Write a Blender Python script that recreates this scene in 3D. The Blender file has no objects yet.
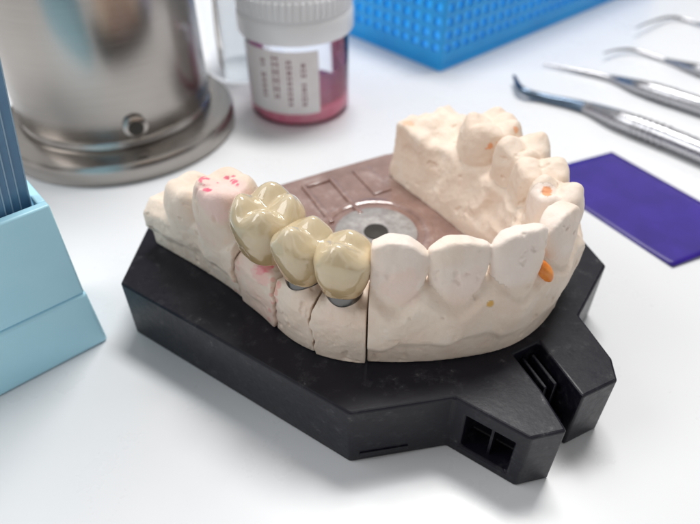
import bpy, bmesh, math, random
import numpy as np
from mathutils import Vector
random.seed(4); np.random.seed(4)
SC = bpy.context.scene; COL = SC.collection
U = 0.01                                   # everything below is written in centimetres
# ------------------------------------------------------------------ camera numbers (also used to measure the table positions)
H, F, PITCH = 10.0, 600.0, math.radians(41)
cP, sP = math.cos(PITCH), math.sin(PITCH)
def P(u, v, h=0.0):
    a = (u-350)/F; b = (262-v)/F
    t = (H-h)/(sP-cP*b)
    return (a*t, t*(cP+sP*b), h)
def project(V):
    dep = V[:,1]*cP+(H-V[:,2])*sP
    up = V[:,1]*sP-(H-V[:,2])*cP
    return 350+F*V[:,0]/dep, 262-F*up/dep, dep

# ------------------------------------------------------------------ object helpers
ORG = {}
def tag(o, label=None, cat=None, group=None, kind=None):
    if label: o['label'] = label
    if cat: o['category'] = cat
    if group: o['group'] = group
    if kind: o['kind'] = kind
    return o
def thing(name, loc, label, cat, group=None):
    o = bpy.data.objects.new(name, None); COL.objects.link(o)
    o.location = [c*U for c in loc]; o.empty_display_size = 0.005
    ORG[o.name] = np.array(loc, float)
    return tag(o, label, cat, group)
def link(name, me, mat, parent=None, loc=(0,0,0)):
    o = bpy.data.objects.new(name, me); COL.objects.link(o)
    if parent is not None:
        o.parent = parent; ORG[o.name] = ORG[parent.name]
    else:
        o.location = [c*U for c in loc]; ORG[o.name] = np.array(loc, float)
    if mat: me.materials.append(mat)
    return o
def mesh(name, V, Fc, mat, parent=None, loc=(0,0,0), smooth=True, bevel=0, segs=2, angle=40):
    org = ORG[parent.name] if parent is not None else np.array(loc, float)
    V = (np.asarray(V, float)-org)*U
    me = bpy.data.meshes.new(name); me.from_pydata(V.tolist(), [], [list(map(int,f)) for f in Fc])
    bm = bmesh.new(); bm.from_mesh(me); bmesh.ops.recalc_face_normals(bm, faces=bm.faces); bm.to_mesh(me); bm.free()
    if smooth:
        me.polygons.foreach_set('use_smooth', [True]*len(me.polygons))
        me.set_sharp_from_angle(angle=math.radians(angle))
    o = link(name, me, mat, parent, loc)
    if bevel:
        m = o.modifiers.new('bevel','BEVEL'); m.width = bevel*U; m.segments = segs
        m.limit_method = 'ANGLE'; m.angle_limit = math.radians(35)
    return o
class MB:
    def __init__(s): s.V=[]; s.F=[]
    def add(s, V, Fc):
        n=len(s.V); s.V += [tuple(v) for v in V]; s.F += [[i+n for i in f] for f in Fc]
    def prism(s, poly, z0, z1, top=None):
        ar = sum(poly[i][0]*poly[(i+1)%len(poly)][1]-poly[(i+1)%len(poly)][0]*poly[i][1] for i in range(len(poly)))
        poly = list(poly); top = list(top) if top else list(poly)
        if ar<0: poly=poly[::-1]; top=top[::-1]
        n=len(poly)
        V=[(x,y,z0) for x,y in poly]+[(x,y,z1) for x,y in top]
        s.add(V, [list(range(n))[::-1], list(range(n,2*n))]+[[i,(i+1)%n,n+(i+1)%n,n+i] for i in range(n)])
    def obox(s, c, ax, ay, az, sx, sy, sz):
        c=np.array(c,float); ax,ay,az=[np.array(a,float) for a in (ax,ay,az)]
        V=[c+ax*sx*i+ay*sy*j+az*sz*k for k in (-.5,.5) for j in (-.5,.5) for i in (-.5,.5)]
        s.add(V, [[0,2,3,1],[4,5,7,6],[0,1,5,4],[2,6,7,3],[0,4,6,2],[1,3,7,5]])
    def lathe(s, prof, c=(0,0,0), n=72, a0=0, a1=None):
        full = a1 is None; a1 = a0+2*math.pi if full else a1
        cnt = n if full else n+1
        V=[]; Fc=[]; m=len(prof)
        for i in range(cnt):
            a=a0+(a1-a0)*i/n
            for r,z in prof: V.append((c[0]+r*math.cos(a), c[1]+r*math.sin(a), c[2]+z))
        for i in range(n):
            j=(i+1)%cnt
            for k in range(m-1): Fc.append([i*m+k, j*m+k, j*m+k+1, i*m+k+1])
        s.add(V,Fc)
    def tube(s, pts, rad, n=14, cap=True):
        pts=np.array(pts,float); m=len(pts); V=[]; Fc=[]
        for i in range(m):
            t=pts[min(i+1,m-1)]-pts[max(i-1,0)]; t/=np.linalg.norm(t)
            up=np.array([0,0,1.]) if abs(t[2])<.95 else np.array([1.,0,0])
            x=np.cross(t,up); x/=np.linalg.norm(x); y=np.cross(x,t)
            for k in range(n):
                a=2*math.pi*k/n
                V.append(pts[i]+rad[i]*(math.cos(a)*x+math.sin(a)*y))
        for i in range(m-1):
            for k in range(n): Fc.append([i*n+k,i*n+(k+1)%n,(i+1)*n+(k+1)%n,(i+1)*n+k])
        if cap: Fc += [list(range(n)), list(range((m-1)*n,m*n))]
        s.add(V,Fc)
    def build(s, name, mat, parent=None, loc=(0,0,0), **k): return mesh(name, s.V, s.F, mat, parent, loc, **k)

# ------------------------------------------------------------------ materials
def mat(name, col, rough=.5, metal=0, spec=.5, **kw):
    m=bpy.data.materials.new(name); m.use_nodes=True
    b=m.node_tree.nodes['Principled BSDF']
    b.inputs['Base Color'].default_value=(*col,1); b.inputs['Roughness'].default_value=rough
    b.inputs['Metallic'].default_value=metal; b.inputs['Specular IOR Level'].default_value=spec
    for k,v in kw.items(): b.inputs[k.replace('_',' ')].default_value=v
    return m
def N(m,t,**kw):
    n=m.node_tree.nodes.new(t)
    for k,v in kw.items(): setattr(n,k,v)
    return n
def L(m,a,b): m.node_tree.links.new(a,b)
def noise(m, scale, detail=4, rough=.55, stretch=None):
    tc=N(m,'ShaderNodeTexCoord'); n=N(m,'ShaderNodeTexNoise')
    n.inputs['Scale'].default_value=scale; n.inputs['Detail'].default_value=detail; n.inputs['Roughness'].default_value=rough
    if stretch:
        mp=N(m,'ShaderNodeMapping'); mp.inputs['Scale'].default_value=stretch
        L(m,tc.outputs['Object'],mp.inputs['Vector']); L(m,mp.outputs['Vector'],n.inputs['Vector'])
    else: L(m,tc.outputs['Object'],n.inputs['Vector'])
    return n.outputs['Fac']
def ramp(m, fac, stops):
    r=N(m,'ShaderNodeValToRGB'); e=r.color_ramp.elements
    while len(e)<len(stops): e.new(.5)
    for i,(p,c) in enumerate(stops): e[i].position=p; e[i].color=(*c,1) if len(c)==3 else c
    L(m,fac,r.inputs['Fac']); return r.outputs['Color']
def bump(m, fac, strength=.3, dist=.0003):
    b=N(m,'ShaderNodeBump'); b.inputs['Strength'].default_value=strength; b.inputs['Distance'].default_value=dist
    L(m,fac,b.inputs['Height']); L(m,b.outputs['Normal'],m.node_tree.nodes['Principled BSDF'].inputs['Normal'])
def bsdf(m): return m.node_tree.nodes['Principled BSDF']
def mixc(m,fac,a,b,mode='MIX'):
    mx=N(m,'ShaderNodeMix',data_type='RGBA',blend_type=mode)
    if isinstance(fac,float): mx.inputs['Factor'].default_value=fac
    else: L(m,fac,mx.inputs['Factor'])
    L(m,a,mx.inputs['A']); L(m,b,mx.inputs['B']); return mx.outputs['Result']
def g(v): return (v,v,v)

M={}
m=mat('plaster',(.75,.64,.54),.55,spec=.35)
at=N(m,'ShaderNodeAttribute',attribute_name='stain')
base=ramp(m,noise(m,170,6,.6),[(.3,(.82,.66,.535)),(.7,(.885,.765,.65))])
mx=N(m,'ShaderNodeMix',data_type='RGBA'); L(m,at.outputs['Alpha'],mx.inputs['Factor']); L(m,base,mx.inputs['A']); L(m,at.outputs['Color'],mx.inputs['B'])
L(m,mx.outputs['Result'],bsdf(m).inputs['Base Color']); bump(m,noise(m,2400,6,.72),.40,.00025)
bsdf(m).inputs['Subsurface Weight'].default_value=.06; bsdf(m).inputs['Subsurface Radius'].default_value=(1,.6,.4); bsdf(m).inputs['Subsurface Scale'].default_value=.0005
M['plaster']=m
m=mat('ceramic',(.62,.49,.31),.11,spec=.6)
tc=N(m,'ShaderNodeTexCoord'); sx=N(m,'ShaderNodeSeparateXYZ'); L(m,tc.outputs['Object'],sx.inputs[0])
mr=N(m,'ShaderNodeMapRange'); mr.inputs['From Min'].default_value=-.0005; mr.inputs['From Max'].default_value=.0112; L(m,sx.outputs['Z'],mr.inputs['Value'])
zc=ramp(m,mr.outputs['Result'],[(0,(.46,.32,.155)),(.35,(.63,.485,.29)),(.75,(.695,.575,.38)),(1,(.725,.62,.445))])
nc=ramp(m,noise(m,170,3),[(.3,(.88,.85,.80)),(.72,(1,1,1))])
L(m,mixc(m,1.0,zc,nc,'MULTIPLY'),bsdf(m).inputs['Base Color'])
bsdf(m).inputs['Subsurface Weight'].default_value=.25; bsdf(m).inputs['Subsurface Radius'].default_value=(1,.75,.45); bsdf(m).inputs['Subsurface Scale'].default_value=.0012
bsdf(m).inputs['Coat Weight'].default_value=.75; bsdf(m).inputs['Coat Roughness'].default_value=.03
bump(m,noise(m,420,3),.16,.0003); M['ceramic']=m
m=mat('collar_metal',(.17,.165,.16),.25,1); M['collar']=m
m=mat('orange_wax',(.85,.27,.04),.35); c=ramp(m,noise(m,700,4),[(.3,(.80,.22,.03)),(.7,(.90,.36,.08))]); L(m,c,bsdf(m).inputs['Base Color']); M['wax']=m
m=mat('black_plastic',(.012,.011,.016),.40,spec=.28)
c1=ramp(m,noise(m,280,9,.74),[(.0,(.006,.006,.011)),(.54,(.008,.008,.014)),(.64,(.026,.026,.032)),(.80,(.28,.27,.27))])
L(m,c1,bsdf(m).inputs['Base Color'])
r=ramp(m,noise(m,700,6,.7),[(.3,g(.28)),(.7,g(.44))]); L(m,r,bsdf(m).inputs['Roughness']); bump(m,noise(m,1500,4),.10,.0002); M['black']=m
m=mat('brown_plate',(.16,.10,.08),.14,spec=.7)
c=ramp(m,noise(m,150,8,.7),[(.3,(.18,.095,.076)),(.55,(.275,.165,.138)),(.78,(.50,.40,.37))]); L(m,c,bsdf(m).inputs['Base Color'])
bsdf(m).inputs['Coat Weight'].default_value=1; bsdf(m).inputs['Coat Roughness'].default_value=.08
bsdf(m).inputs['Subsurface Weight'].default_value=.25; bsdf(m).inputs['Subsurface Radius'].default_value=(1,.45,.35); bsdf(m).inputs['Subsurface Scale'].default_value=.001
bump(m,noise(m,170,3),.35,.0008); M['brown']=m
m=mat('disc_metal',(.4,.4,.4),.42,.25)
c=ramp(m,noise(m,330,8,.75),[(.3,(.20,.175,.165)),(.55,(.36,.34,.33)),(.75,(.54,.52,.50))]); L(m,c,bsdf(m).inputs['Base Color']); bump(m,noise(m,600,4),.3,.0003); M['disc']=m
m=mat('steel',(.50,.48,.46),.24,1)
r=ramp(m,noise(m,90,6,.6,(1,1,90)),[(.3,g(.20)),(.7,g(.28))]); L(m,r,bsdf(m).inputs['Roughness'])
c=ramp(m,noise(m,60,3,.6,(1,1,90)),[(.2,(.36,.335,.31)),(.8,(.43,.40,.375))]); L(m,c,bsdf(m).inputs['Base Color']); M['steel']=m
m=mat('bright_steel',(.42,.42,.44),.2,1); r=ramp(m,noise(m,300,4),[(.3,g(.16)),(.7,g(.34))]); L(m,r,bsdf(m).inputs['Roughness']); M['tool']=m
m=mat('blued_steel',(.12,.165,.225),.25,1); r=ramp(m,noise(m,300,4),[(.3,g(.18)),(.7,g(.35))]); L(m,r,bsdf(m).inputs['Roughness']); M['bluetool']=m
m=mat('dark_metal',(.05,.045,.04),.4,.8); M['darkmetal']=m
def thin_glass(name,tint,milky=0,tl_col=None):
    m=bpy.data.materials.new(name); m.use_nodes=True; nt=m.node_tree; nt.nodes.remove(nt.nodes['Principled BSDF'])
    t=N(m,'ShaderNodeBsdfTransparent'); t.inputs['Color'].default_value=(*tint,1)
    gl=N(m,'ShaderNodeBsdfGlossy'); gl.inputs['Roughness'].default_value=.06; gl.inputs['Color'].default_value=(.95,.97,1,1)
    fr=N(m,'ShaderNodeFresnel'); fr.inputs['IOR'].default_value=1.35
    a=t.outputs[0]
    if milky:
        tl=N(m,'ShaderNodeBsdfTranslucent'); df=N(m,'ShaderNodeBsdfDiffuse')
        for q in (tl,df): q.inputs['Color'].default_value=(*(tl_col or tint),1)
        m0=N(m,'ShaderNodeMixShader'); L(m,tl.outputs[0],m0.inputs[1]); L(m,df.outputs[0],m0.inputs[2])
        mm=N(m,'ShaderNodeMixShader'); mm.inputs['Fac'].default_value=milky; L(m,a,mm.inputs[1]); L(m,m0.outputs[0],mm.inputs[2]); a=mm.outputs[0]
    mxs=N(m,'ShaderNodeMixShader'); L(m,fr.outputs['Fac'],mxs.inputs['Fac']); L(m,a,mxs.inputs[1]); L(m,gl.outputs[0],mxs.inputs[2])
    L(m,mxs.outputs[0],nt.nodes['Material Output'].inputs['Surface']); return m
M['glass']=thin_glass('clear_glass',(.985,.985,.99)); M['beaker']=thin_glass('frosted_plastic',(.93,.95,.96),.35); M['residue']=thin_glass('pink_residue',(1,.74,.80),.25,(1,.62,.70))
m=mat('white_lid',(.86,.87,.89),.35); bump(m,noise(m,900,3),.05,.0002); M['lid']=m
m=mat('pink_powder',(.82,.20,.32),.4); c=ramp(m,noise(m,160,5),[(.3,(.96,.22,.37)),(.7,(1.0,.46,.56))]); L(m,c,bsdf(m).inputs['Base Color']); M['pink']=m
m=mat('label_paper',(.80,.74,.74),.6); c=ramp(m,noise(m,120,4),[(.3,(.82,.76,.76)),(.7,(.89,.86,.86))]); L(m,c,bsdf(m).inputs['Base Color']); M['paper']=m
M['ink']=mat('label_ink',(.22,.07,.10),.7)
m=mat('blue_basket_plastic',(.01,.40,.86),.35,spec=.5); c=ramp(m,noise(m,60,3),[(.3,(.006,.33,.80)),(.7,(.012,.40,.88))]); L(m,c,bsdf(m).inputs['Base Color']); M['basket']=m
m=mat('pale_blue_plastic',(.34,.68,.84),.38); c=ramp(m,noise(m,90,4),[(.3,(.46,.81,.97)),(.7,(.50,.85,1.0))]); L(m,c,bsdf(m).inputs['Base Color']); bump(m,noise(m,1200,3),.06,.0002); M['pale']=m
m=mat('blue_card',(.03,.12,.26),.3); c=ramp(m,noise(m,80,4),[(.3,(.08,.19,.33)),(.7,(.13,.28,.45))]); L(m,c,bsdf(m).inputs['Base Color']); M['card']=m
M['cardedge']=mat('card_edge',(.30,.46,.60),.4)
m=mat('violet_film',(.028,.012,.20),.35,spec=.4); c=ramp(m,noise(m,90,4),[(.3,(.026,.011,.20)),(.7,(.042,.018,.29))]); L(m,c,bsdf(m).inputs['Base Color']); M['film']=m
m=mat('table_white',(.78,.80,.84),.28,spec=.45)
c=ramp(m,noise(m,14,5),[(.3,(.785,.795,.815)),(.7,(.82,.83,.845))]); L(m,c,bsdf(m).inputs['Base Color'])
r=ramp(m,noise(m,60,6,.65),[(.3,g(.24)),(.7,g(.36))]); L(m,r,bsdf(m).inputs['Roughness']); bump(m,noise(m,900,3),.03,.0002); M['table']=m

# ------------------------------------------------------------------ table
b=MB(); b.prism([(-70,-25),(70,-25),(70,75),(-70,75)],-3,0)
tag(b.build('table_top',M['table'],None,(0,25,-3),smooth=False),kind='structure')

# ------------------------------------------------------------------ implicit modelling for the cast
def smin(a,b,k):
    h=np.clip(.5+.5*(b-a)/k,0,1); return b+(a-b)*h-k*h*(1-h)
def smax(a,b,k): return -smin(-a,-b,k)
def sst(a,b,x):
    t=np.clip((x-a)/(b-a),0,1); return t*t*(3-2*t)
_perm=np.random.rand(64,64,64).astype(np.float32)
def vnoise(X):
    i=np.floor(X).astype(int); f=X-i; f=f*f*(3-2*f); r=0
    for dx in (0,1):
        for dy in (0,1):
            for dz in (0,1):
                w=(f[:,0] if dx else 1-f[:,0])*(f[:,1] if dy else 1-f[:,1])*(f[:,2] if dz else 1-f[:,2])
                r=r+w*_perm[(i[:,0]+dx)&63,(i[:,1]+dy)&63,(i[:,2]+dz)&63]
    return r*2-1
def fbm(X,fr,o=4,gain=.5):
    r=0; a=1; s=0
    for k in range(o): r=r+a*vnoise(X*fr+17.3*k+31); s+=a; a*=gain; fr*=2
    return r/s
def ridged(X,fr,o=3):
    r=0; a=1; s=0
    for k in range(o): r=r+a*(1-2*np.abs(vnoise(X*fr+7.7*k+5))); s+=a; a*=.5; fr*=2
    return r/s
def surface_nets(f):
    f=np.where(np.isfinite(f),f,.05)
    for ax in range(3):
        sl=[slice(None)]*3
        for e in (0,-1):
            sl[ax]=e; f[tuple(sl)]=np.maximum(f[tuple(sl)],.05)
    ins=f<0
    c=[(i,j,k) for i in (0,1) for j in (0,1) for k in (0,1)]
    n=np.array(f.shape)-1
    cnt=sum(ins[i:i+n[0],j:j+n[1],k:k+n[2]].astype(np.int8) for i,j,k in c)
    act=(cnt>0)&(cnt<8)
    I=np.argwhere(act); idx=-np.ones(act.shape,np.int64); idx[act]=np.arange(len(I))
    vals={q:f[I[:,0]+q[0],I[:,1]+q[1],I[:,2]+q[2]] for q in c}
    acc=np.zeros((len(I),3)); w=np.zeros(len(I))
    for q in c:
        for ax in range(3):
            if q[ax]==0:
                q2=list(q); q2[ax]=1; q2=tuple(q2)
                a,b=vals[q],vals[q2]; x=(a<0)!=(b<0)
                t=np.where(x,a/np.where(x,a-b,1),0)
                p=np.tile(np.array(q,float),(len(I),1)); p[:,ax]=t
                acc[x]+=p[x]; w[x]+=1
    V=I+acc/w[:,None]
    Q=[]
    for ax in range(3):
        a1,a2=(ax+1)%3,(ax+2)%3
        s0=[slice(None)]*3; s1=[slice(None)]*3
        s0[ax]=slice(0,-1); s1[ax]=slice(1,None)
        A=ins[tuple(s0)]; B=ins[tuple(s1)]
        E=np.argwhere(A!=B)
        ok=(E[:,a1]>0)&(E[:,a2]>0)&(E[:,a1]<n[a1])&(E[:,a2]<n[a2]); E=E[ok]
        fw=A[E[:,0],E[:,1],E[:,2]]
        def cell(d1,d2):
            e=E.copy(); e[:,a1]+=d1; e[:,a2]+=d2; return idx[e[:,0],e[:,1],e[:,2]]
        q=np.stack([cell(-1,-1),cell(0,-1),cell(0,0),cell(-1,0)],1)
        q[~fw]=q[~fw][:,::-1]; Q.append(q)
    return V,np.concatenate(Q)
def raw_mesh(name,V,Q):
    me=bpy.data.meshes.new(name)
    me.vertices.add(len(V)); me.vertices.foreach_set('co',np.asarray(V,np.float32).ravel())
    me.loops.add(Q.size); me.loops.foreach_set('vertex_index',Q.astype(np.int32).ravel())
    me.polygons.add(len(Q)); me.polygons.foreach_set('loop_start',np.arange(0,Q.size,4,dtype=np.int32))
    me.polygons.foreach_set('use_smooth',np.ones(len(Q),bool)); me.update(calc_edges=True); me.validate()
    return me
def vnormals(V,Q):
    n=np.cross(V[Q[:,2]]-V[Q[:,0]],V[Q[:,3]]-V[Q[:,1]]); r=np.zeros_like(V)
    for k in range(4): np.add.at(r,Q[:,k],n)
    return r/np.maximum(np.linalg.norm(r,axis=1,keepdims=True),1e-12)

CT=np.array([(-5.2,11.6),(-4.1,10.75),(-3.1,10.0),(-2.3,9.35),(-1.44,8.53),(-.78,7.82),(-.11,7.49),(.77,7.40),(1.78,7.47),(2.8,7.75),
    (3.55,8.4),(3.98,9.25),(3.9,10.2),(3.6,11.0),(3.15,11.95),(2.6,12.95),(2.05,13.8),(1.4,14.9)])
def catmull(C,n=24):
    E=np.vstack([2*C[0]-C[1],C,2*C[-1]-C[-2]]); out=[]
    for i in range(1,len(E)-2):
        p0,p1,p2,p3=E[i-1:i+3]
        for k in range(n):
            t=k/n; out.append(.5*((2*p1)+(-p0+p2)*t+(2*p0-5*p1+4*p2-p3)*t*t+(-p0+3*p1-3*p2+p3)*t**3))
    out.append(C[-1]); return np.array(out)
AR=catmull(CT); SEG=np.r_[0,np.cumsum(np.linalg.norm(np.diff(AR,axis=0),axis=1))]
SI=SEG[::24]                                            # arc length at the control points
def at_s(s): return np.array([np.interp(s,SEG,AR[:,0]),np.interp(s,SEG,AR[:,1])])
def frame(s):
    t=at_s(s+.25)-at_s(s-.25); t/=np.linalg.norm(t); return at_s(s),t,np.array([t[1],-t[0]])
def curve_coords(X,Y):
    p=np.stack([X.ravel(),Y.ravel()],1); S=np.empty(len(p)); D=np.empty(len(p))
    A=AR[:-1]; B=AR[1:]; AB=B-A; L2=(AB**2).sum(1)
    for i in range(0,len(p),4000):
        q=p[i:i+4000,None,:]-A[None]; t=np.clip((q*AB).sum(2)/L2,0,1); r=q-t[...,None]*AB
        d2=(r**2).sum(2); j=d2.argmin(1); k=np.arange(len(j))
        S[i:i+4000]=SEG[j]+t[k,j]*np.sqrt(L2[j]); rr=r[k,j]
        D[i:i+4000]=np.sqrt(d2[k,j])*np.sign(rr[:,0]*AB[j,1]-rr[:,1]*AB[j,0])
    return S.reshape(X.shape),D.reshape(X.shape)

def tooth_f(T,X,Y,Z):
    c,t,n=frame(T['s']); c=c+n*T.get('off',0)
    if T.get('rot'):
        a=T['rot']; t,n=t*math.cos(a)+n*math.sin(a), n*math.cos(a)-t*math.sin(a)
    Pp=(X-c[0])*t[0]+(Y-c[1])*t[1]; Qq=(X-c[0])*n[0]+(Y-c[1])*n[1]
    w,th,zt,z0=T['w'],T['th'],T['zt'],T['z0']
    u=np.clip((Z-z0)/(zt-z0),0,1)
    if T['kind']=='front':
        a=w/2*(.70+.30*sst(.10,.78,u))
        ql=.32+.15*np.maximum(np.sin(math.pi*np.clip(.05+u*.9,0,.98)),0)**.8-T.get('lean',.05)*u
        qg=ql-(T.get('edge',.16)+.12+th*(1-u)**1.15)
        cq=(ql+qg)/2; bb=(ql-qg)/2
        rho=((np.abs(Pp)/a)**2.6+(np.abs(Qq-cq)/bb)**1.9)**(1/2.2)
        pk=T.get('peak',0); ph=T['s']*7
        top=zt-T.get('point',.05)*np.abs((Pp-pk)/(w/2))**2.4-T.get('skew',0)*Pp-.03*np.clip((cq-Qq)/np.maximum(bb,.05),-1,1)+.010*np.sin(Pp*8+ph)+.006*np.sin(Pp*19+2*ph)
        f=smax((rho-1)*np.minimum(a,bb),(Z-top)*.9,T.get('k',.05))
    else:
        neck=T.get('neck',.80)
        prof=neck+(1-neck)*np.sin(math.pi*np.clip(.08+u*.62,0,1))-.16*sst(.6,1,u)
        a=w/2*prof; bb=th/2*prof
        Qs=Qq+T.get('lean',.0)*u
        rho=((np.abs(Pp)/a)**2.5+(np.abs(Qs)/bb)**2.5)**(1/2.5)
        dep=T.get('dep',.26); hh=0
        for (cp,cq,sg,am) in T['cusps']:
            dd=np.sqrt(((Pp-cp*w)/(sg*w))**2+((Qs-cq*th)/(sg*th))**2+T.get('tip',.05))
            hh=np.maximum(hh,am*np.clip(1.12-.62*dd,0,1.2)) if T.get('sharp',1) else np.maximum(hh,am*np.exp(-dd*dd))
        top=zt-dep+dep*hh
        f=smax((rho-1)*np.minimum(a,bb),(Z-top)*.8,T.get('k',.12))
    return smax(f,z0-Z,.06)
MOLAR=[(-.24,.25,.27,1),(.22,.25,.26,.95),(-.22,-.25,.27,.9),(.24,-.24,.25,.95)]
MOLAR5=[(-.27,.26,.24,1),(.02,.29,.22,.92),(.29,.24,.22,.9),(-.22,-.26,.27,.95),(.22,-.27,.26,1)]
PREM=[(0,.25,.30,1),(.02,-.25,.28,.85)]
PREM_WORN=[(-.12,.27,.28,1),(.16,-.22,.28,.92),(-.3,-.2,.2,.6)]

def grid(x0,x1,y0,y1,z0,z1,h):
    return np.arange(x0,x1,h),np.arange(y0,y1,h),np.arange(z0,z1,h)
STAIN=[]   # u, v, radius, colour, strength, noise frequency, noise amount
def over(col,k,c,a):
    a0=col[k,3]; an=a+a0*(1-a)
    col[k,:3]=np.where(an[:,None]>1e-5,(np.array(c)*a[:,None]+col[k,:3]*(a0*(1-a))[:,None])/np.maximum(an,1e-5)[:,None],0)
    col[k,3]=an
def stain(V,col):
    u,v,d=project(V)
    for (su,sv,r,c,st,fr,na) in STAIN:
        m=(abs(u-su)<5)&(abs(v-sv)<5)
        if not m.any(): continue
        i=np.where(m)[0]; p0=V[i[d[i].argmin()]]
        i=i[np.hypot(u[i]-su,v[i]-sv)<1.6]
        if len(i): p0=V[i[d[i].argmin()]]
        dist=np.linalg.norm(V-p0,axis=1); k=np.where(dist<r*1.8)[0]
        if not len(k): continue
        x=1-dist[k]/r+na*fbm(V[k]+sv,fr,3); over(col,k,c,st*sst(0,.35,x))
    return col

ZB=1.505
WI=[.8,.8,.85,.85,.8,.75,.75,.8,.85,.95,1.0,1.05,1.05,1.1,1.2,1.3,1.3,1.3]
def cast_piece(root, teeth, s0, s1, zg, h, pap=.2, stumps=(), lump=0, die=False, w0=0, w1=0, dout=0, tint=None, white=0):
    cs=np.array([at_s(s) for s in np.linspace(s0,s1,60)])
    gx,gy,gz=grid(cs[:,0].min()-1.6,cs[:,0].max()+1.6,cs[:,1].min()-1.6,cs[:,1].max()+1.6,1.4,4.3,h)
    X2,Y2=np.meshgrid(gx,gy,indexing='ij'); S,D=curve_coords(X2,Y2)
    Z=gz[None,None,:].astype(np.float32); S3=S[:,:,None].astype(np.float32); D3=D[:,:,None].astype(np.float32)
    fi=np.interp(S,SI,np.arange(len(SI))); fr=fi-np.floor(fi)
    hast=sst(1.6,2.2,fi)*(1-sst(14.2,14.8,fi))
    papf=np.sin(math.pi*fr)**2*hast
    zgs=np.interp(S,SI,zg)+(0 if die else hast*(.035*np.sin(4.3*S+.4)+.025*np.sin(9.1*S)))
    marg=(zgs+pap*papf)[:,:,None]
    wi0=np.interp(S,SI,WI)[:,:,None]
    em=(np.cos(2*math.pi*fr)*hast)[:,:,None]
    zrel=(Z-marg)
    endf=sst(14.4,15.1,fi)[:,:,None]
    step=.09*np.sin(S3*2.3+1)+.06*np.sin(S3*5.1)+.025*np.sin(S3*12.7)
    amt=.115+.045*np.sin(S3*1.7+.5)+.02*np.sin(S3*6.3)
    if die:
        wo=.44+dout+.025*sst(1.8+step,2.3+step,Z)-.12*sst(-.20,.12,zrel)
    else:
        wo=.41+amt*sst(1.88+step,2.18+step,Z)+.04*em*sst(2.0,2.5,Z)-.21*sst(-.24,.10,zrel)*(1-endf)
    wi=wi0-.5*sst(1.5,3.1,Z)*(wi0-.3)*(1-.62*endf)+.03*em*sst(2,2.6,Z)
    wi=wi-.20*endf*np.exp(-((Z-2.35)/.45)**2)*np.exp(-((S3-SI[15]-.3)/.55)**2)           # scooped wall near the far end
    fall=.28-.24*sst(14.4,15.1,fi)
    broken=.05*np.sin(4.1*S+2*D)+.035*np.sin(9*S-5*D)+.025*np.sin(15*D+3*S)-.10*sst(-.5,-1.0,D)
    top=(zgs+pap*papf*np.exp(-((D-.1)/.5)**2)+.08-fall*np.clip(np.abs(D)-.28,0,2)+endf[:,:,0]*broken)[:,:,None]
    f=smax(smax(D3-wo,-D3-wi,.1),Z-top,.05 if die else .10)
    for T in stumps:
        f=smin(f,tooth_f(T,X2[:,:,None],Y2[:,:,None],Z),.14)
    ft=np.full(f.shape,9.,np.float32); ti=np.zeros(f.shape,np.int8); fc=ft.copy()
    for k,T in enumerate(teeth):
        c=at_s(T['s']); ix=np.where(abs(gx-c[0])<1.1)[0]; iy=np.where(abs(gy-c[1])<1.1)[0]
        sl=(slice(ix[0],ix[-1]+1),slice(iy[0],iy[-1]+1))
        tf=tooth_f(T,X2[sl][:,:,None],Y2[sl][:,:,None],Z).astype(np.float32)
        fc[sl]=smin(fc[sl],tf,.012)
        o=ft[sl]; mm=tf<o; ft[sl]=np.where(mm,tf,o); ti[sl]=np.where(mm,k,ti[sl])
    body=f
    f=smin(f,fc,.05)
    wv=lambda w: w*np.sin(Z*3.1+1)+w*.5*np.sin(Z*8+D3*4)+w*.3*np.sin(Z*21+D3*9)
    cap=np.maximum(s0-S3-wv(w0),S3-s1+wv(w1))
    f=smax(f,cap,.012); f=smax(f,ZB-Z,.03)
    V,Q=surface_nets(f)
    Ii=np.clip(np.round(V).astype(int),0,np.array(f.shape)-1)
    vb=body[Ii[:,0],Ii[:,1],Ii[:,2]]; vt=ft[Ii[:,0],Ii[:,1],Ii[:,2]]; vi=ti[Ii[:,0],Ii[:,1],Ii[:,2]]
    own=np.where(vt<vb-.02,vi,-1)
    dd=D[Ii[:,0],Ii[:,1]]; fv=fi[Ii[:,0],Ii[:,1]]; capv=cap[Ii[:,0],Ii[:,1],Ii[:,2]]
    V=V*h+np.array([gx[0],gy[0],gz[0]])
    nn=vnormals(V,Q)
    free=(V[:,2]>ZB+.04)&((capv<-.05)|(fv>14.5)|(fv<2))
    amp=np.where(own>=0,.020,.036)
    dv=amp*fbm(V,2.4,4,.55)+.007*fbm(V,11,2)
    dv=dv-.03*sst(.46,.62,fbm(V+3,5.5,2))                                        # a few chips
    if lump:
        mk=np.clip((-.15-dd)/.25,0,1)*np.clip((V[:,2]-1.6)/.4,0,1)*(1-.75*sst(12.6,13.6,fv))*(1-.6*(own>=0))
        dv=dv+lump*mk*(.65*fbm(V+9,1.2,3,.5)+.4*ridged(V+2,1.5,2))
        far=sst(9.6,10.6,fv)*(own>=0)
        dv=dv+far*.024*ridged(V+4,2.2,2)
    V=V+nn*(dv*free)[:,None]
    nn=vnormals(V,Q)
    col=np.zeros((len(V),4),np.float32); al=np.arange(len(V))
    if tint is not None: over(col,al,tint,.40*sst(-.3,.6,fbm(V,2,3)))
    if white:
        over(col,al,(.93,.84,.785),np.where((own>=0)&(fv<11),white*sst(-.8,.5,fbm(V+6,1.6,3)),0)*sst(2.9,3.3,V[:,2]))
    col=stain(V,col)
    fo=own[Q]; fown=fo.max(1)
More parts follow.
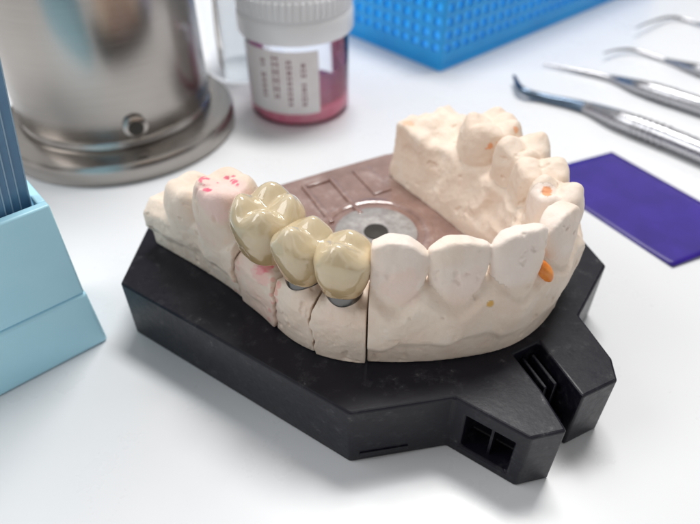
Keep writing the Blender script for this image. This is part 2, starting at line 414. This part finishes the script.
    for k in range(-1,len(teeth)):
        sel=Q[fown==k]
        if not len(sel): continue
        uq,inv=np.unique(sel,return_inverse=True); q=inv.reshape(sel.shape)
        nm='stone_body' if k<0 else 'stone_tooth'
        me=raw_mesh(nm,(V[uq]-ORG[root.name])*U,q)
        a=me.attributes.new('stain','FLOAT_COLOR','POINT'); a.data.foreach_set('color',col[uq].ravel())
        me.normals_split_custom_set_from_vertices([tuple(x) for x in nn[uq]])
        o=link(nm,me,M['plaster'],root)
        if k>=0 and teeth[k].get('label'): o['label']=teeth[k]['label']
    return V,nn

ORANGE=(.85,.27,.04); RED=(.80,.06,.12); MAG=(.84,.12,.22); PINK=(.80,.50,.45)
STAIN+= [(222,190,.62,(.90,.66,.61),.85,2,.3)]
for (su,sv,rr_) in ((199,180,.055),(201,177,.06),(204,175,.05),(208,177,.04),(203,184,.05),(206,188,.06),(210,189,.04),(228,177,.05),(231,179,.06),(234,181,.06),(237,184,.04),(233,175,.035),(219,182,.03)):
    STAIN.append((su,sv,rr_,MAG,.85,9,1.3))
STAIN+= [(266,270,.13,RED,.8,8,1.2),(259,272,.10,MAG,.7,8,1.3),(258,272,.24,(.88,.50,.46),.6,5,.8),
 (491,304,.09,(.72,.42,.10),.95,7,.8),(545,190,.11,ORANGE,.75,8,2.0),(490,144,.13,ORANGE,.7,7,1.6),(518,130,.08,ORANGE,.6,6,1.4),(408,122,.14,ORANGE,.4,6,1.6),
 (400,292,.40,(.90,.68,.58),.5,3,.8),(470,288,.36,(.90,.69,.60),.35,3,.8),(330,318,.3,(.89,.68,.58),.35,3,.6),(200,232,.3,(.88,.62,.54),.35,5,1)]
for q in range(6):                                        # reddish edges of the saw cuts
    STAIN.append((274-q*1.2,280+q*8,.06,(.84,.32,.28),.5,6,1.2)); STAIN.append((237-q*.8,262+q*7,.05,(.86,.45,.40),.45,6,1.2))

zgL=[2.5,2.6,2.7,2.8,2.8]+[2.8]*13
zgM=[2.86]*7+[2.86,2.88,2.88,2.85,2.85,2.9,2.9,2.9,2.98,3.02,3.02]
GAP=.016
cut=[(SI[3]+SI[4])/2+.02,(SI[4]+SI[5])/2+.06,(SI[5]+SI[6])/2,(SI[6]+SI[7])/2]
r=thing('cast_segment',(-2.9,10.0,1.5),'short end piece of the stone cast with red ink marks on its pinkish molar','dental cast','sawn pieces of the stone cast')
cast_piece(r,[dict(kind='m',s=SI[2]-.10,w=1.18,th=1.1,zt=3.40,z0=2.0,cusps=MOLAR,dep=.16,k=.16),
              dict(kind='m',s=SI[3]-.05,w=1.28,th=1.24,zt=3.90,z0=2.2,cusps=MOLAR,dep=.20,k=.14,label='pinkish stone molar with red ink marks')],SI[1]+.02,cut[0]-GAP,zgL,.028,pap=.18,lump=.10,w1=.045)
names=['sawn stone die under the large molar crown, next to the red marked end piece','sawn stone die under the middle crown of the bridge','sawn stone die under the crown nearest the broad front teeth']
WB=[.045,-.045,.035,0.0]
for i in range(3):
    c=at_s(SI[4+i]); r=thing('stone_die',(c[0],c[1],1.5),names[i],'die','sawn pieces of the stone cast')
    st=dict(kind='m',s=SI[4+i]+[0,.02,.02][i],w=[.92,.62,.64][i],th=[.94,.70,.68][i],zt=[2.97,2.93,2.93][i],z0=2.0,neck=1.0,cusps=[(0,0,9,1)],dep=.01,k=.05,off=[.02,.03,.05][i])
    zd=[2.70,2.64,2.66][i]
    cast_piece(r,[],cut[i]+GAP,cut[i+1]-GAP,[zd]*18,.022,pap=.0,stumps=[st],die=True,w0=WB[i],w1=WB[i+1],dout=[.03,-.02,.02][i],tint=[(.88,.58,.50),(.88,.66,.56),None][i])
r=thing('cast_segment',(2.9,10.2,1.5),'large horseshoe piece of the stone cast with broad front teeth and far molars','dental cast','sawn pieces of the stone cast')
TM=[dict(kind='front',s=SI[7]-.01,w=1.06,th=.48,zt=4.06,z0=2.45,point=.22,peak=-.06,edge=.26,lean=.17),
    dict(kind='front',s=SI[8]-.03,w=1.05,th=.42,zt=4.02,z0=2.45,point=.13,peak=.05,edge=.22,lean=.17,skew=.07),
    dict(kind='front',s=SI[9]-.07,w=1.11,th=.42,zt=4.05,z0=2.45,point=.12,peak=-.05,edge=.20,lean=.15,skew=-.06),
    dict(kind='front',s=SI[10]-.0,w=1.0,th=.50,zt=3.96,z0=2.45,point=.24,peak=.04,edge=.28,lean=.10,rot=.14),
    dict(kind='m',s=SI[11],w=1.0,th=1.0,zt=3.92,z0=2.4,cusps=PREM_WORN,dep=.32,off=-.12,rot=-.2,k=.07,tip=.04),
    dict(kind='m',s=SI[12]-.02,w=1.04,th=1.12,zt=3.86,z0=2.4,cusps=PREM,dep=.34,rot=.3,off=-.10,k=.07,tip=.04),
    dict(kind='m',s=SI[13]-.06,w=1.02,th=1.22,zt=3.92,z0=2.4,cusps=PREM_WORN,dep=.34,k=.07,rot=-.25,off=-.02,tip=.04),
    dict(kind='m',s=SI[14]-.04,w=1.30,th=1.34,zt=3.86,z0=2.4,cusps=MOLAR5,dep=.30,k=.09,rot=.15,off=-.05,tip=.04)]
MV,MN=cast_piece(r,TM,cut[3]+GAP,SI[16]-.05,zgM,.026,pap=.30,lump=.23,white=.65)
# orange wax at the edge of the third front tooth
pu,pv,pd=project(MV); k=np.where((abs(pu-546)<3)&(abs(pv-268)<3))[0]; k=k[pd[k].argmin()]; wp,wn=MV[k],MN[k]
bm=bmesh.new(); bmesh.ops.create_icosphere(bm,subdivisions=4,radius=1)
WV=np.array([v.co[:] for v in bm.verts]); WF=[[v.index for v in f.verts] for f in bm.faces]; bm.free()
tx=np.cross(wn,(0,0,1.)); tx/=np.linalg.norm(tx); tz=np.cross(tx,wn)
WV=WV*(1+.24*fbm(WV+5,1.2,2)[:,None]); WV=wp+wn*.02+WV[:,:1]*tx*.13+WV[:,1:2]*wn*.13+WV[:,2:]*(tz*.22+tx*.05)
tag(mesh('wax_lump',WV,WF,M['wax'],None,tuple(wp)),'small orange lump of wax stuck to the right edge of the third broad front tooth','wax')

# ------------------------------------------------------------------ ceramic bridge
BR=thing('dental_bridge',(-.75,7.9,2.98),'glossy tooth coloured three unit ceramic bridge seated on the sawn dies','dental bridge')
for i,T in enumerate([dict(kind='m',s=SI[4]-.01,w=1.27,th=1.28,zt=4.12,z0=2.95,cusps=[(-.25,.25,.27,1),(.24,.25,.25,.93),(-.22,-.27,.26,.95),(.23,-.27,.27,1.02)],dep=.34,neck=.74,off=.02,sharp=0,k=.13),
                      dict(kind='m',s=SI[5]+.01,w=.96,th=1.04,zt=4.12,z0=2.96,cusps=PREM,dep=.34,neck=.58,off=.03,sharp=0,k=.13),
                      dict(kind='m',s=SI[6]+.02,w=.98,th=.98,zt=4.10,z0=2.96,cusps=[(-.02,.24,.30,1),(.05,-.26,.28,.8),(-.3,.05,.2,.45)],dep=.32,neck=.58,off=.05,sharp=0,k=.13)]):
    c=at_s(T['s']); h=.022
    gx,gy,gz=grid(c[0]-.95,c[0]+.95,c[1]-.95,c[1]+.95,2.75,4.3,h)
    X,Y,Z=np.meshgrid(gx,gy,gz,indexing='ij'); V,Q=surface_nets(tooth_f(T,X,Y,Z))
    V=V*h+np.array([gx[0],gy[0],gz[0]]); V=V+vnormals(V,Q)*(.034*fbm(V,2.2,3))[:,None]
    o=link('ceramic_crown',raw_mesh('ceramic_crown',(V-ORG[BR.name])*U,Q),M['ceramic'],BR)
    o['label']=['large molar crown of the bridge','middle premolar crown of the bridge','crown of the bridge beside the front teeth'][i]
    if i>0:
        cc,t,n=frame(T['s']); b=MB(); k=40
        V=[]
        for j,(ra,z) in enumerate(((.26,2.88),(.315,2.885),(.325,2.93),(.31,3.03),(.25,3.05))):
            for q in range(k):
                a=2*math.pi*q/k; tilt=(.04*math.cos(a+[0,.6,2.4][i])+.02*math.sin(3*a))*(1 if j<3 else 0)
                p=cc+n*T['off']+t*ra*1.03*math.cos(a)+n*ra*1.14*math.sin(a); V.append((p[0],p[1],z+tilt))
        b.add(V,[[r_*k+q,r_*k+(q+1)%k,(r_+1)*k+(q+1)%k,(r_+1)*k+q] for r_ in range(4) for q in range(k)])
        b.build('metal_collar',M['collar'],o)

# ------------------------------------------------------------------ black model base
BS=thing('model_base',(0.3,10,0),'black plastic articulator base plate carrying the sectioned stone cast','model base')
plate=[(-4.77,9.11),(0,5.9),(1.8,6.23),(2.92,5.43),(3.55,5.58),(3.33,6.4),(3.0,7.2),(3.55,7.5),(4.0,6.25),(4.72,6.61),(4.78,7.1),(4.5,8.19),(5.5,9.68),(5.22,10.74),(3.3,15.5),(-4.68,11.2)]
b=MB(); b.prism(plate,0,1.5); bp=b.build('base_plate',M['black'],BS,smooth=False)
cutb=MB(); e1=np.array([.814,-.581,0]); e2=np.array([.581,.814,0]); mid=np.array([2.36,5.83,0])
cutb.obox(mid+e1*0.02+e2*.10+np.array([0,0,.70]),e1,e2,(0,0,1),.90,.85,.92)
ct=cutb.build('pocket_cutter',None,BS,smooth=False)
bo=bp.modifiers.new('cut','BOOLEAN'); bo.object=ct; bo.operation='DIFFERENCE'; bo.solver='EXACT'
bpy.context.view_layer.update(); dg=bpy.context.evaluated_depsgraph_get()
nm_=bpy.data.meshes.new_from_object(bp.evaluated_get(dg)); bp.modifiers.clear(); bp.data=nm_
bpy.data.objects.remove(ct)
md=bp.modifiers.new('bevel','BEVEL'); md.width=.05*U; md.segments=3; md.limit_method='ANGLE'; md.angle_limit=math.radians(25)
b=MB(); b.obox(mid+e1*.05+e2*.30+np.array([0,0,.70]),e1,e2,(0,0,1),.05,.30,.91); b.build('pocket_rib',M['black'],BS)
b=MB(); b.prism([(3.04,7.16),(3.38,6.42),(3.92,6.44),(3.55,7.44)],.05,.55); b.build('hinge_floor',M['black'],BS,bevel=.03)
fd=np.array([.36,-.933,0]); fn=np.array([.933,.36,0])
for q in (0,1):
    b=MB(); b.obox(np.array([3.34,7.02,.80])+fn*(.02+.22*q)+fd*.05,fd,fn,(0,0,1),.75,.07,.9); b.build('hinge_fin',M['black'],BS,bevel=.02)
b=MB(); d=np.array([1.8,.33]); d/=np.linalg.norm(d); b.obox((.62,6.013-.012,.22),(d[0],d[1],0),(-d[1],d[0],0),(0,0,1),.9,.03,.10)
b.build('raised_tab',M['black'],BS,bevel=.01)
IN=[(-3.3,11.4),(-1.6,9.5),(-.6,8.4),(.7,7.9),(2.6,8.3),(3.4,9.6),(2.9,11.4),(1.5,14.25),(.95,14.1),(-.55,13.3),(-2.6,12.15)]
b=MB(); b.prism(IN,1.504,1.60); ins=b.build('insert_plate',M['brown'],BS,bevel=.03); ins['label']='brown glossy insert plate inside the arch'
dc=P(376,232,1.62)
b=MB(); b.lathe([(0,1.604),(.94,1.604),(.93,1.625),(.86,1.64),(.5,1.64),(.40,1.63),(0,1.62)],(dc[0],dc[1],0),64); b.build('magnet_disc',M['disc'],ins,)
b=MB(); b.lathe([(.0,1.625),(.28,1.625),(.27,1.65),(0,1.66)],(dc[0],dc[1],0),32); b.build('screw_head',M['darkmetal'],ins)
def ribs(name,boxes):
    b=MB()
    for bx in boxes: b.obox(*bx)
    return b.build(name,M['brown'],ins,bevel=.03,segs=3)
b=MB(); b.lathe([(1.10,1.60),(1.16,1.64),(1.28,1.64),(1.34,1.60)],(dc[0],dc[1],0),64); b.build('raised_ring',M['brown'],ins,angle=80)
q=P(345,196,1.6); dd=np.array([-.45,.89,0]); nn_=np.array([.89,.45,0]); zu=(0,0,1)
ribs('raised_rib',[((q[0],q[1],1.62),dd,nn_,zu,1.7,.12,.07),((q[0]-.75*nn_[0],q[1]-.75*nn_[1],1.62),dd,nn_,zu,1.7,.12,.07),
 ((q[0]-.38*nn_[0]+.8*dd[0],q[1]-.38*nn_[1]+.8*dd[1],1.62),nn_,dd,zu,.62,.12,.07),((q[0]+.9*nn_[0]+.3*dd[0],q[1]+.9*nn_[1]+.3*dd[1],1.615),dd,nn_,zu,1.2,.5,.05)])

# ------------------------------------------------------------------ steel can
cx,cy=-7.75,18.6
CN=thing('steel_canister',(cx,cy,0),'round brushed steel canister with wide foot ring behind the pale blue box','canister')
b=MB(); b.lathe([(3.0,0),(3.72,0),(3.78,.08),(3.78,.55),(3.70,.68),(3.2,.80),(3.05,.80)],(cx,cy,0),96); b.build('foot_ring',M['steel'],CN)
b=MB(); b.lathe([(0,.3),(3.02,.3),(3.02,.95),(3.0,1.0),(2.98,1.03),(3.0,1.06),(3.03,1.12),(3.03,9.3),(2.98,9.4),(2.85,9.4),(2.85,.8),(0,.8)],(cx,cy,0),96); b.build('canister_wall',M['steel'],CN)
a=math.atan2(-18.6,7.75)+.10; fr_=np.array([math.cos(a),math.sin(a),0]); tt=np.array([-math.sin(a),math.cos(a),0])
pc=np.array([cx,cy,0])+fr_*3.03
b=MB(); o_=pc+np.array([0,0,1.42]); b.tube([o_-fr_*.02,o_+fr_*.07,o_+fr_*.10],[.36,.36,.31],32); lt=b.build('latch_plate',M['steel'],CN)
b=MB(); b.tube([o_+fr_*.09,o_+fr_*.115],[.23,.22],24); b.build('latch_recess',M['darkmetal'],lt)

# ------------------------------------------------------------------ jar with pink powder
jx,jy=-1.80,20.25
JR=thing('powder_jar',(jx,jy,0),'small clear jar of pink powder with white screw lid and paper label','jar')
b=MB(); b.lathe([(0,0),(1.62,0),(1.74,.1),(1.75,.3),(1.75,2.6),(1.70,2.8),(1.68,2.9)],(jx,jy,0),72); b.build('jar_glass',M['glass'],JR)
b=MB(); b.lathe([(0,.06),(1.58,.06),(1.68,.2),(1.68,.66),(1.4,.76),(.6,.66),(0,.74)],(jx,jy,0),72); b.build('pink_fill',M['pink'],JR)
b=MB(); b.lathe([(1.69,.6),(1.69,1.4),(1.69,1.75)],(jx,jy,0),40,math.radians(-78),math.radians(40)); b.build('pink_residue',M['residue'],JR)
b=MB()
pr=[(0,4.35),(1.6,4.35),(1.76,4.28),(1.82,4.15),(1.84,3.55),(1.90,3.5),(1.92,3.4),(1.92,2.9),(1.88,2.84),(0,2.84)]
b.lathe(pr,(jx,jy,0),96)
ld=b.build('screw_lid',M['lid'],JR)
b=MB()
for k in range(56):
    a=2*math.pi*k/56; b.obox((jx+1.85*math.cos(a),jy+1.85*math.sin(a),3.85),(math.cos(a),math.sin(a),0),(-math.sin(a),math.cos(a),0),(0,0,1),.09,.09,.52)
b.build('lid_grip',M['lid'],ld,bevel=.01)
a0=math.radians(205); a1=math.radians(297)
b=MB(); b.lathe([(1.752,.50),(1.765,.50),(1.765,2.62),(1.752,2.62),(1.752,.50)],(jx,jy,0),40,a0,a1); lb=b.build('paper_label',M['paper'],JR)
b=MB(); rnd=random.Random(2)
for col_ in range(4):
    a=math.radians(235+col_*15); z=.8; big=1.5 if col_ in (1,) else 1
    while z<2.35:
        hgt=rnd.uniform(.07,.16)*big; wd=rnd.uniform(.09,.15)*big
        if rnd.random()>.12:
            c=(jx+1.768*math.cos(a),jy+1.768*math.sin(a),z+hgt/2)
            for q in (-1,1):
                b.obox((c[0]-q*wd*.4*math.sin(a),c[1]+q*wd*.4*math.cos(a),c[2]),(math.cos(a),math.sin(a),0),(-math.sin(a),math.cos(a),0),(0,0,1),.006,.04,hgt)
            b.obox(c,(math.cos(a),math.sin(a),0),(-math.sin(a),math.cos(a),0),(0,0,1),.006,wd,.03)
        z+=hgt+.06
b.build('label_print',M['ink'],lb,smooth=False)
# clear container behind
gxx,gyy=-4.1,23.4
b=MB(); b.lathe([(0,.02),(1.38,.02),(1.45,.1),(1.45,4.6),(1.52,4.7)],(gxx,gyy,0),64)
tag(b.build('clear_beaker',M['beaker'],None,(gxx,gyy,0)),'pale clear empty beaker between the steel canister and the pink powder jar','beaker')

# ------------------------------------------------------------------ blue basket
C0=np.array([3.6,23.3,0]); an=math.radians(42); u2=np.array([math.cos(an),math.sin(an),0]); u1=np.array([-u2[1],u2[0],0]); zz=np.array([0,0,1.])
BK=thing('plastic_basket',tuple(C0+u2*9+u1*5.5),'bright blue perforated plastic basket behind the powder jar','basket')
LX,LY,HB=18.0,11.0,5.2
def wall(o,d,nrm,ln):
    b=MB(); o=np.array(o,float)
    b.obox(o+d*ln/2+zz*.35,d,nrm,zz,ln,.22,.7)
    b.obox(o+d*ln/2+zz*(HB-.25),d,nrm,zz,ln,.22,.5)
    z=.7+.36
    while z<HB-.5: b.obox(o+d*ln/2+zz*z,d,nrm,zz,ln,.16,.22); z+=.52
    n=int(ln/.54)
    for i in range(n+1): b.obox(o+d*(ln*i/n)+zz*HB/2,d,nrm,zz,.24,.18,HB-.3)
    return b.build('basket_wall',M['basket'],BK,bevel=.02,segs=1,smooth=False)
wall(C0,u2,u1,LX); wall(C0,u1,u2,LY); wall(C0+u1*LY,u2,u1,LX); wall(C0+u2*LX,u1,u2,LY)
b=MB(); b.obox(C0+u2*LX/2+u1*LY/2+zz*.1,u2,u1,zz,LX-.2,LY-.2,.18); b.build('basket_floor',M['basket'],BK)
b=MB()
for (o,d,ln,nr) in ((C0-u1*.12,u2,LX+.3,u1),(C0-u2*.12,u1,LY+.3,u2)): b.obox(o+d*ln/2-d*.15+zz*.09,d,nr,zz,ln,.12,.18)
b.build('basket_foot',M['basket'],BK,bevel=.03)

# ------------------------------------------------------------------ pale blue box with cards
A=np.array([-.75,-.66,0]); A/=np.linalg.norm(A); B=np.array([A[1],-A[0],0]); 
if B[1]<0: B=-B
K=np.array([-5.33,8.87,0]); LA,LB,HBX=8.0,2.3,3.65
BX=thing('dispenser_box',tuple(K+A*LA/2+B*LB/2),'pale blue plastic box at the left edge of the table','box')
def q2(a,b_): p=K+A*a+B*b_; return (p[0],p[1])
b=MB(); b.prism([q2(0,0),q2(LA,0),q2(LA,LB),q2(0,LB)],0,1.45,[q2(.05,.05),q2(LA-.05,.05),q2(LA-.05,LB-.05),q2(.05,LB-.05)]); b.build('box_base',M['pale'],BX,bevel=.08,segs=3)
b=MB()
for (s,t_,w_,l_) in ((LA/2,.18,LA-.16,.2),(LA/2,LB-.18,LA-.16,.2)):
    b.obox(K+A*s+B*t_+zz*2.555,A,B,zz,w_,l_,2.2)
for s in (.16,LA-.16): b.obox(K+A*s+B*LB/2+zz*2.555,A,B,zz,.16,LB-.56,2.19)
b.build('box_wall',M['pale'],BX,bevel=.04,segs=3)
crd=['front blue card standing in the pale blue box','second blue card from the front in the pale blue box','third blue card from the front in the pale blue box','rearmost blue card in the pale blue box']
tl=math.radians(9); axx=A*math.cos(tl)+zz*math.sin(tl); azz=zz*math.cos(tl)-A*math.sin(tl)
for i in range(4):
    off=[1.11,.97,.81,.62][i]; k0=K+A*off+B*(.40+.07*i)+zz*1.46; hh=[4.6,5.0,5.4,5.8][i]
    c=k0+axx*2.7+azz*hh/2
    r=thing('blue_card',tuple(k0),crd[i],'card','blue cards in the box')
    b=MB(); b.obox(c,axx,B,azz,5.4,.055,hh); b.build('card_sheet',M['card'],r,bevel=.015)
    b=MB(); b.obox(c-axx*2.712,axx,B,azz,.024,.04,hh-.1); b.build('card_edge',M['cardedge'],r)

# ------------------------------------------------------------------ violet film
E1=np.array([5.5,15.6]); E2=np.array([8.43,16.9]); E3=np.array([8.09,11.27]); E4=np.array([11.0,12.57])
V=[];Fc=[];n=24;mm=14
for i in range(n+1):
    for j in range(mm+1):
        s,t_=i/n,j/mm; p=(E1*(1-t_)+E2*t_)*(1-s)+(E3*(1-t_)+E4*t_)*s
        V.append((p[0],p[1],.012+.10*max(0,(s-.75)/.25)**2*(.4+t_*.6)+.03*math.sin(t_*3.1)*s))
for i in range(n):
    for j in range(mm): Fc.append([i*(mm+1)+j,(i+1)*(mm+1)+j,(i+1)*(mm+1)+j+1,i*(mm+1)+j+1])
o=mesh('marking_film',V,Fc,M['film'],None,(8.2,14,0)); md=o.modifiers.new('solid','SOLIDIFY'); md.thickness=.0001; md.offset=1
tag(o,'deep violet strip of film lying on the table right of the cast','film')

# ------------------------------------------------------------------ instruments
def tool(name,label,pts,rads,split,mt,mh):
    W=[P(u,v,r+lift) for (u,v,lift),r in zip(pts,rads)]
    Wc=np.array(W); n=len(Wc); out=[];rr=[]
    E=np.vstack([2*Wc[0]-Wc[1],Wc,2*Wc[-1]-Wc[-2]])
    for i in range(1,n):
        p0,p1,p2,p3=E[i-1:i+3]
        for k in range(8):
            t=k/8; out.append(.5*((2*p1)+(-p0+p2)*t+(2*p0-5*p1+4*p2-p3)*t*t+(-p0+3*p1-3*p2+p3)*t**3)); rr.append(rads[i-1]*(1-t)+rads[i]*t)
    out.append(Wc[-1]); rr.append(rads[-1]); sp=split*8
    mid=out[len(out)//2]
    r=thing(name,(mid[0],mid[1],0),label,'dental instrument','steel dental instruments')
    b=MB(); b.tube(out[:sp+1],rr[:sp+1],16); b.build('working_tip',mt,r)
    b=MB(); b.tube(out[sp:],[x*1.02 for x in rr[sp:]],20); h=b.build('instrument_handle',mh,r)
    b=MB(); i0=sp+(len(out)-sp)//3
    for k in range(6):
        i=min(i0+k,len(out)-2); p=out[i]; d=out[i+1]-out[i]; d=d/np.linalg.norm(d)
        b.tube([p-d*.04,p+d*.04],[rr[i]*1.10]*2,20)
    b.build('grip_ring',mh,h)
tool('dental_instrument','steel carver with a bluish hooked tip, nearest the violet film',[(514,76,.25),(522,90,.15),(545,98,0),(585,107,0),(620,120,0),(665,137,0),(740,168,0),(800,192,0)],[.06,.14,.16,.20,.32,.34,.34,.3],3,M['bluetool'],M['tool'])
tool('dental_instrument','steel probe with a fine straight point above the bluish carver',[(543,64,.1),(570,69,.05),(610,78,0),(640,87,0),(672,97,0),(730,116,0),(800,140,0)],[.03,.07,.13,.26,.30,.30,.28],2,M['tool'],M['tool'])
tool('dental_instrument','thin steel probe with a bent end in the middle of the row',[(604,53,.3),(616,50,.2),(634,50,.1),(665,60,0),(700,70,0),(760,88,0),(830,110,0)],[.03,.05,.07,.09,.22,.26,.26],3,M['tool'],M['tool'])
tool('dental_instrument','thin steel probe with a hooked end farthest back in the row',[(636,28,.4),(650,22,.3),(672,17,.1),(700,24,0),(740,36,0),(790,52,0),(850,72,0)],[.03,.05,.07,.09,.22,.26,.26],3,M['tool'],M['tool'])

# ------------------------------------------------------------------ light
W=bpy.data.worlds.new('World'); SC.world=W; W.use_nodes=True; nt=W.node_tree
bg=nt.nodes['Background']; tc=nt.nodes.new('ShaderNodeTexCoord'); nz=nt.nodes.new('ShaderNodeTexNoise'); rp=nt.nodes.new('ShaderNodeValToRGB')
nz.inputs['Scale'].default_value=2.0; nz.inputs['Detail'].default_value=1
nt.links.new(tc.outputs['Generated'],nz.inputs['Vector']); nt.links.new(nz.outputs['Fac'],rp.inputs['Fac'])
e=rp.color_ramp.elements; e[0].position=.44; e[0].color=(.06,.055,.05,1); e[1].position=.57; e[1].color=(1,1,1,1)
nt.links.new(rp.outputs['Color'],bg.inputs['Color']); bg.inputs['Strength'].default_value=.68
def area(name,loc,tgt,sx,sy,pw,col):
    l=bpy.data.lights.new(name,'AREA'); l.shape='RECTANGLE'; l.size=sx*U; l.size_y=sy*U; l.energy=pw; l.color=col
    o=bpy.data.objects.new(name,l); COL.objects.link(o); o.location=[c*U for c in loc]
    o.rotation_euler=(Vector(tgt)-Vector(loc)).to_track_quat('-Z','Y').to_euler()
area('ceiling_lamp',(8,34,62),(0,15,0),28,14,3.5,(1,.985,.965))
area('window_lamp',(-48,8,44),(0,12,1),36,36,1.5,(.97,.985,1))

cam=bpy.data.cameras.new('camera'); co=bpy.data.objects.new('camera',cam); COL.objects.link(co)
co.location=(0,0,H*U); co.rotation_euler=(math.pi/2-PITCH,0,0)
cam.sensor_width=36; cam.lens=36*F/700; cam.clip_start=.005; cam.clip_end=20
cam.dof.use_dof=True; cam.dof.focus_distance=.103; cam.dof.aperture_fstop=17
SC.camera=co
SC.view_settings.view_transform='Standard'; SC.view_settings.look='None'; SC.view_settings.exposure=0
